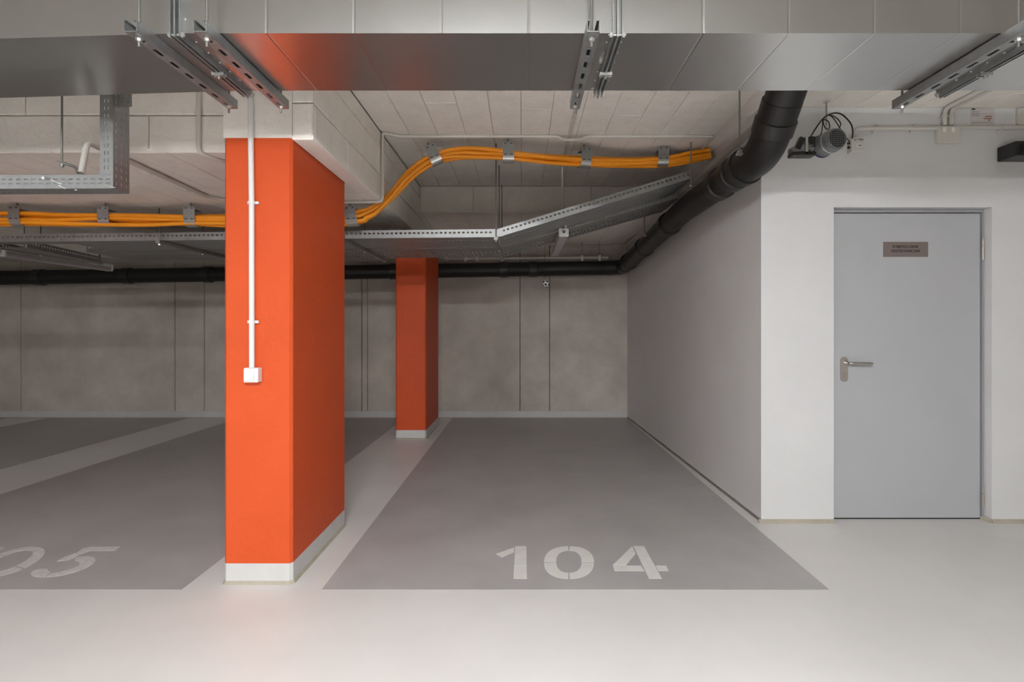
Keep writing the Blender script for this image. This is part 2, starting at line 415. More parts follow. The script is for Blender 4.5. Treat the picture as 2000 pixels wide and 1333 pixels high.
# ------------------------------------------------------------------ air duct
YA, YZ, ZD = 1.888, 2.345, 2.308
dct = thing('air_duct', 'wide rectangular galvanised air duct crossing under the ceiling at the top', 'air duct', (0.3, 2.1, ZD))
fx = [-4.26, -2.73, -1.2, .33, 1.83, 3.33, 4.9]
def droop(x): return 0 if x > -1.2 else (x+1.2)*.03
for k in range(6):
    a, b = fx[k]+.002, fx[k+1]-.002; xs = [a]; off = [0]
    if k >= 2:
        nb = 5
        for i in range(1, nb):
            xx = a+(b-a)*i/nb; g = .0008 if k >= 3 else .0010
            xs += [xx-.006, xx, xx+.006]; hh = random.uniform(-.0007,.0007) if k >= 3 else 0
            off += [hh, hh-g, hh+random.uniform(-.0004,.0004)*(k>=3)]
    xs.append(b); off.append(0)
    mb = MB(); rings = []
    for xx, o_ in zip(xs, off):
        d = droop(xx); rings.append([(xx,YA-o_,ZD+d-o_),(xx,YZ+o_,ZD+d-o_),(xx,YZ+o_,2.66),(xx,YA-o_,2.66)])
    vs = [p for r in rings for p in r]; fs = [(0,1,2,3), tuple(len(vs)-4+i for i in range(4))]
    for i in range(len(rings)-1):
        for j in range(4): fs.append((i*4+j, i*4+(j+1)%4, i*4+4+(j+1)%4, i*4+4+j))
    mb.add(vs, fs); mb.build('duct_section', M['duct'], dct)
for x in fx[1:6]:
    d = droop(x); f_ = MB()
    for s_ in (-.016, .016):
        f_.box(x+s_-.0012, YA-.022, ZD+d-.022, x+s_+.0012, YZ+.022, ZD+d+.0); f_.box(x+s_-.0012, YA-.022, ZD+d, x+s_+.0012, YA, 2.66); f_.box(x+s_-.0012, YZ, ZD+d, x+s_+.0012, YZ+.022, 2.66)
    f_.box(x-.003, YA-.024, ZD+d-.024, x+.003, YZ+.024, ZD+d); f_.box(x-.003, YA-.024, ZD+d, x+.003, YA, 2.66); f_.box(x-.003, YZ, ZD+d, x+.003, YZ+.024, 2.66)
    fo = f_.build('duct_flange', M['galv'], dct)
    bl = MB()
    for yy in (YA-.012, YZ+.012):
        bl.tube([(x-.03,yy,ZD+d-.012),(x+.03,yy,ZD+d-.012)], .004, 8); bl.tube([(x-.026,yy,ZD+d-.012),(x-.018,yy,ZD+d-.012)], .009, 6); bl.tube([(x+.018,yy,ZD+d-.012),(x+.026,yy,ZD+d-.012)], .009, 6)
    ym = YA+(YZ-YA)*.55
    for q in (-.010, .010): bl.box(x-.024, ym+q-.002, ZD+d-.034, x+.024, ym+q+.002, ZD+d-.022)
    bl.tube([(x,ym,ZD+d-.045),(x,ym,ZD+d-.02)], .004, 8)
    bl.build('flange_bolts', M['bolt'], fo, kind='stuff')
    rv = MB()
    for i in range(4):
        for s_ in (-.022, .022): rv.tube([(x+s_, YA-.004, ZD+.05+i*.07),(x+s_, YA+.001, ZD+.05+i*.07)], .004, 8)
    for i in range(5):
        for s_ in (-.026, .026): rv.tube([(x+s_, YA+.06+i*.075, ZD+d-.003),(x+s_, YA+.06+i*.075, ZD+d+.001)], .004, 8)
    rv.build('rivets', M['bolt'], fo, kind='stuff')

def strut_hanger(x, label, proto=None):
    if proto:
        c = copy_tree(proto); c.location.x = x; c['label'] = label; return c
    t = thing('duct_hanger', label, 'duct hanger', (x, 2.12, 2.267), 'slotted steel channels holding the duct')
    y0, y1, w2, z0, z1 = 1.80, 2.44, .0205, 2.267, 2.3035
    ch = MB()
    us = slots(y1-y0, .09, .046); vs = [0, .014, .027, .041]
    ch.plate((x-w2, y0, z0), (0,1,0), (1,0,0), us, vs, lambda i, j: i % 2 == 1 and j == 1)
    ch.add([(x-w2,y0,z0),(x-w2,y1,z0),(x-w2,y1,z1),(x-w2,y0,z1),(x-w2+.009,y0,z1),(x-w2+.009,y1,z1)], [(0,1,2,3),(3,2,5,4)])
    ch.add([(x+w2,y0,z0),(x+w2,y1,z0),(x+w2,y1,z1),(x+w2,y0,z1),(x+w2-.009,y0,z1),(x+w2-.009,y1,z1)], [(0,1,2,3),(3,2,5,4)])
    ch.build('channel', M['galv'], t, solid=.0022)
    for yy in (1.842, 2.405):
        r = MB().tube([(x,yy,2.236),(x,yy,2.72)], .0048, 8).build('threaded_rod', M['rod'], t)
        nn = MB(); nn.tube([(x,yy,z0-.013),(x,yy,z0-.003)], .0095, 6); nn.tube([(x,yy,z0-.004),(x,yy,z0-.001)], .0125, 14); nn.tube([(x,yy,z0-.024),(x,yy,z0-.013)], .0045, 8)
        nn.build('nut', M['bolt'], r)
    return t
h1 = strut_hanger(-1.305, 'slotted steel duct hanger furthest left, above bay 105')
strut_hanger(-1.074, 'slotted steel duct hanger just above the front of the near orange column', h1)
strut_hanger(.237, 'slotted steel duct hanger in the middle, beside the centre duct flange', h1)
strut_hanger(1.690, 'slotted steel duct hanger at the top right, above the steel door', h1)

# ------------------------------------------------------------------ black drain pipe
dp = thing('drain_pipe', 'thick black drain pipe along the back wall that turns and rises along the side wall', 'pipe', (1.37, 7.35, 2.1))
R_ = .098; XP = 1.372
back = lambda x: 2.098+(x-1.37)*.0165
YPB = 7.40
cuts = [-9.1, -6.6, -4.3, -1.75, .15, 1.16]
for a, b in zip(cuts, cuts[1:]):
    MB().tube([(a,YPB,back(a)),(b,YPB,back(b))], R_, 32).build('pipe_section', M['pipe'], dp, smooth=True)
for x in cuts[1:-1]+[-5.4, -.25]:
    MB().tube([(x-.06,YPB,back(x)),(x-.055,YPB,back(x)),(x+.055,YPB,back(x)),(x+.06,YPB,back(x))], [R_+.002,R_+.011,R_+.011,R_+.002], 32).build('coupling', M['pipe2'], dp, smooth=True)
side = lambda y: 2.275 - max(0, (y-4.6))*.062*1.0
E = rnd([(1.14,YPB,back(1.14)),(XP-.01,YPB,2.103),(XP,YPB-.22,side(YPB-.22))], .15, 8)
MB().tube(E, R_+.004, 32).build('elbow', M['pipe2'], dp, smooth=True)
ys = [YPB-.2, 6.1, 5.1, 4.6, 3.62, 3.22]
for a, b in zip(ys, ys[1:]):
    MB().tube([(XP,a,side(a)),(XP,b,side(b))], R_, 32).build('pipe_section', M['pipe'], dp, smooth=True)
def sleeve(y, w_=.055, e=.012, ax=None):
    MB().tube([(XP,y-w_,side(y-w_)),(XP,y-w_+.006,side(y)),(XP,y+w_-.006,side(y)),(XP,y+w_,side(y+w_))], [R_+.002,R_+e,R_+e,R_+.002], 32).build('coupling', M['pipe2'], dp, smooth=True)
for y in (6.95, 6.1, 5.05, 3.75, 3.5): sleeve(y)
e1 = Vector((XP, 3.06, 2.262)); up = Vector((0, -.70, .72)).normalized()
E = rnd([(XP,3.42,2.272), e1, e1+up*.30], .17, 8)
MB().tube(E, R_+.005, 32).build('elbow', M['pipe'], dp, smooth=True)
MB().tube([(XP,3.36,2.270),(XP,3.30,2.268)], R_+.016, 32).build('coupling', M['pipe2'], dp, smooth=True)
top = e1+up*.64; top.z = min(top.z, 2.725)
MB().tube([e1+up*.28, e1+up*.30+Vector((.004,0,0)), top+up*.03], R_+.001, 32).build('pipe_section', M['pipe'], dp, smooth=True)
MB().tube([e1+up*.12, e1+up*.125, e1+up*.2, e1+up*.205], [R_+.006,R_+.013,R_+.013,R_+.006], 32).build('coupling', M['pipe2'], dp, smooth=True)
for y in (3.12, 5.55):
    k = MB(); z = side(y); k.tube([(XP-.118,y-.012,z+.02),(XP-.118,y+.012,z+.02)], .012, 6); MB().tube([(XP-.118,y,z+.02),(XP-.118,y,ZC if y < 5.4 else ZR)], .005, 8).build('threaded_rod', M['rod'], dp)
    k.box(XP-.135,y-.012,z+.0,XP-.10,y+.012,z+.012)
    k.build('pipe_clamp', M['bolt'], dp)
t = MB(); t.tube([(1.475,3.38,2.548),(1.42,7.5,2.46)], .026, 16)
tag(t.build('grey_pipe', M['tube'], smooth=True), 'thin grey pipe running high along the side wall above the black drain pipe', 'pipe')
t = thing('grey_pipe', 'thin pale pipe just above the black back-wall pipe, right of the far column', 'pipe', (.4,7.30,2.235))
MB().tube([(-1.08,7.42,2.222),(1.18,7.42,2.238)], .018, 16).build('pipe_section', M['conduit'], t, smooth=True)
for x in (.82, 1.06, -.62, -.78):
    b_ = MB(); b_.box(x-.016,7.395,2.19,x+.016,7.445,2.27); b_.build('pipe_clamp', M['plastic'], t)
    if x > 0: MB().tube([(x,7.42,2.26),(x,7.42,ZR+.001)], .004, 8).build('threaded_rod', M['rod'], t)

# ------------------------------------------------------------------ cable trays
def tray(name, label, p0, p1, width, rail=.062, base='slats', group=None, mat_='galv', rows=1, back_rail=True):
    """tray from p0 to p1 (its near bottom edge), width goes towards +Y unless the tray runs along Y"""
    p0 = Vector(p0); p1 = Vector(p1); d = p1-p0; L = d.length; d.normalize()
    wv = Vector((0,1,0)) if abs(d.y) < .5 else Vector((-1,0,0)); upv = wv.cross(d); upv = upv if upv.z > 0 else -upv
    upv.normalize(); t = thing(name, label, 'cable tray', tuple(p0), group)
    us = slots(L, .0352, .019)
    def rl(o):
        hs = [0, rail*.40, rail*.50, rail*.70, rail*.78, rail] if rows == 2 else [0, rail*.48, rail*.70, rail]
        hol = (lambda i, j: i % 2 == 1 and j in (1, 3)) if rows == 2 else (lambda i, j: i % 2 == 1 and j == 1)
        mb = MB().plate(o, d, upv, us, hs, hol); return mb.build('side_rail', M[mat_], t, solid=.0016)
    rl(p0)
    if back_rail: rl(p0+wv*width)
    if base == 'slats':
        ub = slots(L, .042, .011); vb = [0, width*.30, width*.34, width*.92, width]
        MB().plate(p0, d, wv, ub, vb, lambda i, j: i % 2 == 1 and j == 2).build('base_plate', M[mat_], t, solid=.0016)
    else:
        ub = slots(L, .0352, .019); vb = [0, width*.30, width*.325, width*.86, width*.885, width]
        MB().plate(p0, d, wv, ub, vb, lambda i, j: i % 2 == 1 and j in (1, 3)).build('base_plate', M[mat_], t, solid=.0016)
    return t
ZT = 1.992; TA = 4.25; TB = 4.84; XK = -.19
GT = 'perforated steel cable trays'
tray('cable_tray', 'long perforated cable tray running left and right, the near one passing behind the near column', (-3.62,TA,1.957), (XK,TA,ZT), .53, base='rows', group=GT)
tray('cable_tray', 'far perforated cable tray with slatted base, parallel behind the long near tray', (-3.9,TB,1.955), (XK,TB,ZT), .60, group=GT, mat_='galv_dark')
tray('cable_tray', 'narrow perforated cable tray at the left edge of the photo', (-5.4,TA,1.942), (-3.625,TA,1.957), .12, base='rows', group=GT, mat_='galv')
ZS = 2.452
tray('cable_tray', 'sloping near cable tray that rises from the kink to the black pipe', (XK+.004,TA,ZT), (1.33,TA,ZS), .53, base='rows', group=GT)
tray('cable_tray', 'sloping far cable tray with slatted base behind the hanging batten lamp', (XK+.004,TB,ZT), (1.40,TB,ZS-.01), .60, group=GT, mat_='galv_dark')
tray('cable_tray', 'dark branch cable tray running towards the back wall at the far left', (-4.02,4.39,1.93), (-4.22,5.42,1.925), .30, base='rows', group=GT, mat_='galv_dark')
# kink joint plate
j = MB(); j.box(XK-.035,TA-.004,ZT+.006,XK+.04,TA-.001,ZT+.056)
for i in range(4): j.tube([(XK-.025+.018*i,TA-.007,ZT+.02+.018*(i%2)),(XK-.025+.018*i,TA-.003,ZT+.02+.018*(i%2))], .004, 8)
tag(j.build('joint_plate', M['galv']), 'small bright bolted joint plate at the kink of the near cable tray', 'bracket')
# bolts under the long tray
def tray_hanger(x, label, z=None, ztop=ZL, rods=(TA-.02, 4.805, 5.47), Y1=5.50, zz=None):
    z = z or (ZT+(x-XK)*.0102); t = thing('tray_hanger', label, 'tray hanger', (x, 4.85, z-.02), 'hangers under the cable trays')
    MB().bar((x,TA-.04,z-.0165),(x,Y1,z-.0165),.03,.026).build('cross_bar', M['galv_dark'], t)
    for y in rods:
        r = MB().tube([(x,y,z-.045),(x,y,ztop)], .005, 8).build('threaded_rod', M['rod'], t)
        MB().tube([(x,y,z-.040),(x,y,z-.030)], .010, 6).build('nut', M['bolt'], r)
    return t
tray_hanger(-4.28, 'tray hanger at the far left near the branch tray')
tray_hanger(-2.84, 'tray hanger left of the near orange column')
tray_hanger(-1.40, 'tray hanger just right of the near orange column')
tray_hanger(-.205, 'tray hanger at the kink of the trays with rods up to the high ceiling', ztop=ZC)
t = thing('tray_hanger', 'single rod hanger at the upper end of the sloping tray by the black pipe', 'tray hanger', (1.31,4.22,2.36), 'hangers under the cable trays')
MB().tube([(1.31,4.20,2.35),(1.31,4.20,ZC)], .0055, 8).build('threaded_rod', M['rod'], t); MB().tube([(1.31,4.20,2.372),(1.31,4.20,2.384)], .011, 6).build('nut', M['bolt'], t)
MB().box(1.27,4.185,2.348,1.35,4.215,2.352).build('bracket', M['bolt'], t)
# L shaped tray in front of the ceiling step, left
Y0 = 2.55; XV = -1.93
lt = thing('cable_tray', 'L-shaped perforated cable tray coming down from the ceiling and turning left', 'cable tray', (XV,Y0,1.937), GT)
us = slots(.70, .0352, .017); hs = [0,.020,.025,.037,.042,.062]; h2 = lambda i, j: i % 2 == 1 and j in (1, 3)
MB().plate((XV-.062,Y0,2.0), (0,0,1), (1,0,0), us, hs, h2).build('side_rail', M['galv'], lt, solid=.0016)
MB().plate((XV-.062,Y0+.105,2.0), (0,0,1), (1,0,0), us, hs, h2).build('side_rail', M['galv'], lt, solid=.0016)
MB().plate((XV,Y0,1.937), (0,0,1), (0,1,0), slots(.76,.0352,.017), [0,.018,.022,.050,.054,.082,.086,.105], lambda i, j: i % 2 == 1 and j in (1,3,5)).build('base_plate', M['galv'], lt, solid=.0016)
us = slots(1.7, .0352, .019)
for yy in (Y0, Y0+.105):
    MB().plate((XV,yy,1.937), (-1,0,-.004), (0,0,1), us, [0,.020,.026,.040,.046,.064], h2).build('side_rail', M['galv'], lt, solid=.0016)
MB().plate((XV,Y0,1.937), (-1,0,-.004), (0,1,0), us, [0,.03,.034,.07,.074,.105], h2).build('base_plate', M['galv'], lt, solid=.0016)
bk = MB(); bk.box(-1.927,Y0+.03,2.335,-1.865,Y0+.034,2.42); bk.tube([(-1.885,Y0+.02,2.355),(-1.885,Y0+.03,2.355)], .008, 6); bk.bar((-1.927,Y0+.02,2.46),(-1.88,Y0+.03,2.36),.004,.02)
bk.build('bracket', M['galv_dark'], lt)
bc = MB(); q = at(88, 349, Y0-.004); bc.tube([q, q+Vector((.0,-.012,0))], .008, 8); q = at(100,352,Y0-.01); bc.bar(q, at(150,372,Y0+.02), .006, .003); bc.bar(at(115,362,Y0-.008), at(128,369,Y0), .004)
bc.bar(at(205,362,Y0-.006), at(226,367,Y0-.002), .004); bc.build('fixing_bolts', M['bolt'], lt, kind='stuff')
# hanging rod with pipe bracket
t = thing('pipe_hanger', 'thin threaded rod left of the L-shaped tray ending in a small curved bracket', 'hanger', (-2.26,2.66,2.09))
a = at(121,322,2.66); MB().tube([(a.x,2.66,a.z-.012),(a.x,2.66,ZC)], .0045, 8).build('threaded_rod', M['rod'], t)
k = MB(); k.bar(at(110,314,2.66), at(130,318,2.66), .02, .003); k.tube(rnd([at(124,319,2.66), at(148,326,2.66), at(153,338,2.64)], .03), .007, 10); k.tube([(a.x,2.66,a.z-.01),(a.x,2.66,a.z+.004)], .009, 6)
k.build('bracket', M['galv_dark'], t)

# ------------------------------------------------------------------ orange cable bundle and its clamps
YC = 4.08
def yc(px): t = min(1, max(0, (px-985)/290)); return 4.08+.25*t*t*(3-2*t)      # the bundle runs a little deeper on the right
path = [(-120,430),(40,429),(125,431),(212,431),(295,432),(378,432),(460,433),(560,434),(640,433),(690,427),(722,419),(742,407),(770,379),(794,350),(820,328),(850,311),(890,301),(940,301),(993,304),(1070,312),(1140,317),(1220,319),(1293,316),(1345,309),(1385,303)]
pts = catmull([at(x, y, yc(x)) for x, y in path], 5)
cbn = thing('cable_bundle', 'bundle of thick orange cables snaking across the ceiling from left to right', 'cables', tuple(pts[len(pts)//2]))
offs = [(-.030,.036),(-.002,.040),(-.028,.004),(.006,.004),(-.030,-.030),(.004,-.034)]
for k, (oy, oz) in enumerate(offs):
    P = []
    for i, p in enumerate(pts):
        tt = pts[min(i+1, len(pts)-1)]-pts[max(i-1, 0)]; tt.normalize(); nz = Vector((-tt.z, 0, tt.x))
        fr_ = i/len(pts); sq = .66+.25*(1 if fr_ < .40 else 0)
        wob = .007*math.sin(fr_*21+k*2.1)+.004*math.sin(fr_*47+k)
        ph = (.35 if fr_ > .4 else 0)*math.sin(fr_*9+.6)
        a_ = oy*math.cos(ph)-oz*math.sin(ph); b_ = oy*math.sin(ph)+oz*math.cos(ph)
        P.append(p+Vector((0, a_, 0))+nz*(b_*sq+wob))
    MB().tube(P, .0155, 10).build('cable', M['cable'], cbn, smooth=True)
for k, (x, y) in enumerate([(1366,303),(1372,312)]):
    p = at(x, y, 4.35); p2 = Vector((1.50, 4.37+.05*k, p.z+.01))
    tag(MB().tube([p, p2], .018, 12).build('cable_sleeve', M['conduit'], smooth=True), ['upper','lower'][k]+' pale sleeve where the orange cables end at the side wall', 'conduit')
def clamp(px, py, zt, ang, label, proto=None):
    c = at(px, py, yc(px))
    if proto:
        t = copy_tree(proto); t.location = c; t.rotation_euler = (0, -ang, math.atan((yc(px+20)-yc(px-20))/(40*4.2/F))); t['label'] = label
    else:
        t = thing('cable_clamp', label, 'cable clamp', tuple(c), 'steel clamps around the orange cables')
        w_ = .042; s_ = MB()
        prof = [(-.054,.092),(-.054,-.016)]+[(-.046*math.cos(math.radians(a_))-.002, -.016-.034*math.sin(math.radians(a_))) for a_ in range(15,180,15)]+[(.044,-.016),(.044,.060)]
        vs = [Vector((c.x+sx*w_, YC+y_, c.z+z_)) for sx in (-1,1) for y_, z_ in prof]; n = len(prof)
        s_.add(vs, [(i,i+1,n+i+1,n+i) for i in range(n-1)]); s_.build('strap', M['bolt'], t, solid=.0022)
        u_ = MB(); u_.box(c.x-w_,YC-.0585,c.z-.004,c.x+w_,YC-.0555,c.z+.094); u_.box(c.x-w_,YC-.055,c.z+.070,c.x+w_,YC+.03,c.z+.074); u_.build('bracket_plate', M['galv'], t)
        hh = MB()
        for sx in (-.022,.022):
            for z_ in (-.000,.080): hh.box(c.x+sx-.007,YC-.0592,c.z+z_-.003,c.x+sx+.007,YC-.0586,c.z+z_+.004)
        hh.build('slots', M['black'], t, kind='stuff')
        b_ = MB(); b_.tube([(c.x-.006,YC-.02,c.z+.07),(c.x-.006,YC-.02,c.z+.126)], .006, 8); b_.tube([(c.x-.006,YC-.02,c.z+.078),(c.x-.006,YC-.02,c.z+.086)], .012, 6); b_.build('bolt', M['rod'], t)
    return t
cp = clamp(378,431,0,0,'cable clamp just left of the near orange column')
for px, py, a_, lb in [(40,430,.0,'cable clamp at the left edge of the photo'),(212,431,0,'cable clamp between the left edge and the near column, under the L-shaped tray'),
      (690,430,.12,'cable clamp just right of the near orange column with a crumpled lower strap'),(851,310,.42,'tilted cable clamp at the top of the cable rise'),
      (993,306,0,'upright cable clamp straight after the tilted one'),(1140,316,0,'cable clamp below the small jog of the white ceiling conduit'),(1293,314,0,'cable clamp nearest the black pipe')]:
    clamp(px, py, 0, a_, lb, cp)

# ------------------------------------------------------------------ conduits
def conduit(name, label, pts, r, clips=(), m='conduit', clip_n=(0,-1,0), rr=.035, cat='conduit'):
    P = rnd(pts, rr); c = P[len(P)//2]
    t = thing(name, label, cat, tuple(c))
    MB().tube(P, r, 12).build('tube', M[m], t, smooth=True)
    for cp_, ax in clips:
        cp_ = Vector(cp_); a = Vector(ax)*r*.55
        MB().tube([cp_-a, cp_+a], r*1.35, 12).build('clip', M[m], t, smooth=True)
    return t
# on the near column
YS = 2.70
sx = at(491.5, 720, YS-.014).x
ct = thing('conduit', 'white conduit running down the front of the near orange column to the switch', 'conduit', (sx, YS-.014, 1.6))
MB().tube([at(492,720,YS-.014), at(491.5,395,YS-.014), at(490,270,YS-.014), (at(488,180,YS-.014).x, YS-.014, ZC)], .0132, 16).build('tube', M['plastic'], ct, smooth=True)
for yy in (396, 629):
    p = at(492, yy, YS-.014); c_ = MB()
    c_.tube([(p.x,p.y,p.z-.008),(p.x,p.y,p.z+.008)], .0165, 16); c_.box(p.x-.024,YS-.010,p.z-.007,p.x+.03,YS-.0005,p.z+.007)
    c_.box(p.x+.018,YS-.018,p.z-.007,p.x+.034,YS-.008,p.z+.003); c_.build('clip', M['plastic'], ct)
sw = thing('light_switch', 'small white surface-mounted switch on the front of the near orange column', 'switch', tuple(at(492,734,YS-.02)))
p = at(492.5, 733, YS-.03)
MB().box(p.x-.036,YS-.046,p.z-.036,p.x+.036,YS-.0005,p.z+.036).build('housing', M['plastic'], sw, bevel=.005)
MB().box(p.x-.030,YS-.052,p.z-.028,p.x+.018,YS-.046,p.z+.030).build('rocker', M['plastic'], sw, bevel=.003)
# low soffit conduit, side face, ceiling run
zc1 = ZL-.012; yc1 = 4.04; yl = 3.97; xs_ = XD+.014
conduit('conduit', 'white conduit running back under the low left ceiling, then turning behind the near column',
   [at(158,338,2.62), (-2.14,2.66,zc1-.01), (-2.16,2.80,zc1-.006), (-2.22,3.8,zc1), (-2.10,yl,zc1), (-1.2,yl,zc1)], .0135,
   [((-2.22,3.6,zc1),(0,1,0)), ((-2.2,3.2,zc1),(0,1,0))])
jog = [(at(1088,266,yc1).x, yc1, ZC-.012), (at(1100,266,yc1).x, yc1-.012, ZC-.04), (at(1132,266,yc1).x, yc1-.012, ZC-.04), (at(1146,266,yc1).x, yc1, ZC-.012)]
yv = 3.97
conduit('conduit', 'white conduit with a small jog running across the high ceiling above the orange cables',
   [(-1.2,yv,zc1), (xs_,yv,zc1), (xs_,yv,ZC-.012), (xs_+.03,yv+.01,ZC-.012), (xs_+.12,yc1,ZC-.012)]+jog+[(1.43,yc1,ZC-.012),(1.44,4.6,ZC-.012)], .0115,
   [((x_,yc1,ZC-.012),(1,0,0)) for x_ in (-.85,-.42,.20,.52,1.1)]+[((xs_,yv,2.34),(0,0,1)),((xs_,yv,2.58),(0,0,1)),((-1.22,yv,zc1),(1,0,0))])
conduit('conduit', 'white conduit dropping over the ceiling step left of the near column',
   [(at(388,100,YF-.014).x,YF-.014,ZC), (-1.722,YF-.014,ZL-.004), (-1.60,3.2,ZL-.010), (-1.52,3.6,ZL-.010)], .0125, [((-1.722,YF-.014,2.42),(0,0,1))])
conduit('conduit', 'pale conduit along the high ceiling that drops to the hanging batten lamp', [(.355,2.5,ZC-.012),(.355,4.81,ZC-.012),(.358,4.81,2.185)], .0105, [((.355,3.7,ZC-.012),(0,1,0))])
conduit('conduit', 'thin pale conduit at the top of the back wall above the black pipe', [(1.44,YB-.012,2.385),(.35,YB-.012,2.385),(.335,YB-.012,2.2)], .006)
# door wall conduits
zw = CH-(253-CY)*YD/F; yw = YD-.014
cw = thing('conduit', 'white conduit running along the top of the door wall to the junction box', 'conduit', (2.8, yw, zw))
a = at(1671,268,yw)
MB().tube(rnd([(a.x,yw,a.z-.01),(a.x,yw,zw),(3.0,yw,zw+.008),(XR,yw,zw+.01)], .05), .0125, 12).build('tube', M['conduit'], cw, smooth=True)
for px in (1710, 1784, 1957):
    q = at(px, 252, yw); k = MB(); k.tube([(q.x-.008,yw,zw+.005),(q.x+.008,yw,zw+.005)], .0165, 12); k.bar((q.x+.014,yw,zw+.024),(q.x-.02,yw,zw-.026),.010,.014)
    k.build('clip', M['conduit'], cw)
for k, (xb, xt) in enumerate(((1844,1895),(1857,1912))):
    b0 = at(xb, 245, yw); 
    conduit('conduit', ['left','right'][k]+' of the two white conduits curving from the ceiling down into the square plate', [(b0.x,yw-.004,2.598),(b0.x,yw-.004,ZC-.014),(b0.x+.02,2.5,ZC-.014)], .0145, [((b0.x,yw-.004,2.655),(0,0,1))], rr=.09)
a = at(1826,251,YD); b = at(1868,282,YD)
jp = thing('junction_plate', 'square white cover plate on the wall above the steel door', 'junction box', ((a.x+b.x)/2,YD,b.z))
MB().box(a.x,YD-.030,b.z,b.x,YD-.0005,a.z-.004).build('cover', M['conduit'], jp, bevel=.003)
k = MB(); k.box(a.x+.03,YD-.032,b.z+.07,a.x+.05,YD-.030,b.z+.10); k.box(a.x+.085,YD-.032,b.z+.07,a.x+.105,YD-.030,b.z+.10); k.build('knockouts', M['sprayed'], jp, kind='stuff')
a = at(1895,208,YD); b = at(1942,246,YD)
pn = thing('paper_notice', 'small printed paper notice under the ceiling to the right of the square plate', 'notice', ((a.x+b.x)/2,YD,b.z))
MB().box(a.x,YD-.002,b.z,b.x,YD-.0003,min(a.z,ZC-.002)).build('sheet', M['paper'], pn)
pr = MB(); pr.box(a.x+.008,YD-.0026,a.z-.024,a.x+.03,YD-.0021,a.z-.014)
for i in range(3): pr.box(a.x+.008,YD-.0026,a.z-.036-.012*i,a.x+.06,YD-.0021,a.z-.034-.012*i)
for i in range(14): pr.box(a.x+.008+i*.010,YD-.0026,b.z+.018+(i%2)*.003,a.x+.014+i*.010,YD-.0021,b.z+.021+(i%2)*.003)
pr.build('printed_lines', M['ink'], pn, kind='stuff')
pr = MB(); pr.box(a.x+.095,YD-.0026,b.z+.058,a.x+.14,YD-.0021,b.z+.064); pr.box(a.x+.085,YD-.0026,b.z+.044,a.x+.14,YD-.0021,b.z+.050); pr.box(a.x+.115,YD-.0026,b.z+.032,a.x+.128,YD-.0021,b.z+.040); pr.build('printed_lines', M['red'], pn, kind='stuff')
a = at(1984,208,YD)
tag(MB().box(a.x,YD-.02,2.60,a.x+.2,YD-.0005,ZC-.01).build('wall_box', M['conduit'], bevel=.004), 'beige box under the ceiling cut by the right edge of the photo', 'box')
# black device at the right edge
a = at(1979,277,3.42); b = at(2000,306,3.42)
kd = thing('black_device', 'black camera housing on the wall at the right edge, right of the door', 'camera', (a.x+.1,YD,b.z))
MB().box(a.x,3.40,b.z,a.x+.20,YD-.002,a.z).build('housing', M['black'], kd, bevel=.006)
MB().tube([(a.x+.075,3.402,(a.z+b.z)/2-.005),(a.x+.075,3.375,(a.z+b.z)/2-.005)], [.048,.045], 20).build('lens_hood', M['black'], kd, smooth=True)
MB().tube([(a.x+.075,3.380,(a.z+b.z)/2-.005),(a.x+.075,3.372,(a.z+b.z)/2-.005)], .03, 20).build('lens', M['pipe2'], kd, smooth=True)
# junction box with writing
a = at(1663,269,YD-.05); b = at(1688,297,YD-.05)
jb = thing('junction_box', 'small pale junction box with printed letters beside the grey motor', 'junction box', ((a.x+b.x)/2,YD,b.z))
MB().box(a.x,YD-.055,b.z,b.x,YD-.0005,a.z).build('housing', M['conduit'], jb, bevel=.003)
text('Tg 1 AAJA', .0150, ((a.x+b.x)/2,YD-.0556,a.z-.014), M['ink'], 'lettering', jb)
lb_ = MB().box(a.x+.03,YD-.0562,b.z+.028,b.x-.012,YD-.0552,b.z+.052).build('small_label', M['plastic'], jb)
text('CSB', .013, ((a.x+b.x)/2+.009,YD-.0566,b.z+.040), M['ink'], 'lettering', lb_)
gl = MB(); gl.tube([(a.x-.012,YD-.03,b.z+.035),(a.x+.002,YD-.03,b.z+.035)], .008, 10); gl.tube([(a.x-.012,YD-.03,a.z-.03),(a.x+.002,YD-.03,a.z-.03)], .008, 10); gl.build('cable_gland', M['black'], jb)

# ------------------------------------------------------------------ motor and valve beside the pipe
ym = 3.30
mt = thing('motor_valve', 'grey electric motor with round grille on a black valve beside the drain pipe bend', 'motor', tuple(at(1600,300,ym)))
c1 = at(1634, 271, ym-.06); ax = Vector((.12, -.99, .02)).normalized(); c0_ = c1-ax*.15
MB().tube([c0_, c0_+ax*.02, c1-ax*.045, c1-ax*.012, c1], [.058,.066,.068,.068,.062], 32).build('motor_body', M['motor'], mt, smooth=True)
MB().tube([c1-ax*.050, c1-ax*.040], .0715, 32).build('ring', M['bolt'], mt, smooth=True)
MB().tube([c0_+ax*.012, c0_+ax*.022], .071, 32).build('seal_ring', M['motor_blue'], mt, smooth=True)
MB().tube([c1-ax*.002, c1+ax*.002], .056, 32).build('grille_back', M['black'], mt)
gr = MB(); r1 = ax.cross(Vector((0,0,1))).normalized(); r2 = r1.cross(ax)
for i in range(-4, 5):
    h_ = math.sqrt(max(0, .056**2-(i*.012)**2))
    gr.bar(c1+ax*.004+r1*i*.012-r2*h_, c1+ax*.004+r1*i*.012+r2*h_, .0025); gr.bar(c1+ax*.004+r2*i*.012-r1*h_, c1+ax*.004+r2*i*.012+r1*h_, .0025)
ringp = [c1+ax*.005+(r1*math.cos(2*math.pi*k/28)+r2*math.sin(2*math.pi*k/28))*.058 for k in range(29)]
gr.tube(ringp, .0035, 6, cap=False); gr.build('grille', M['motor'], mt)
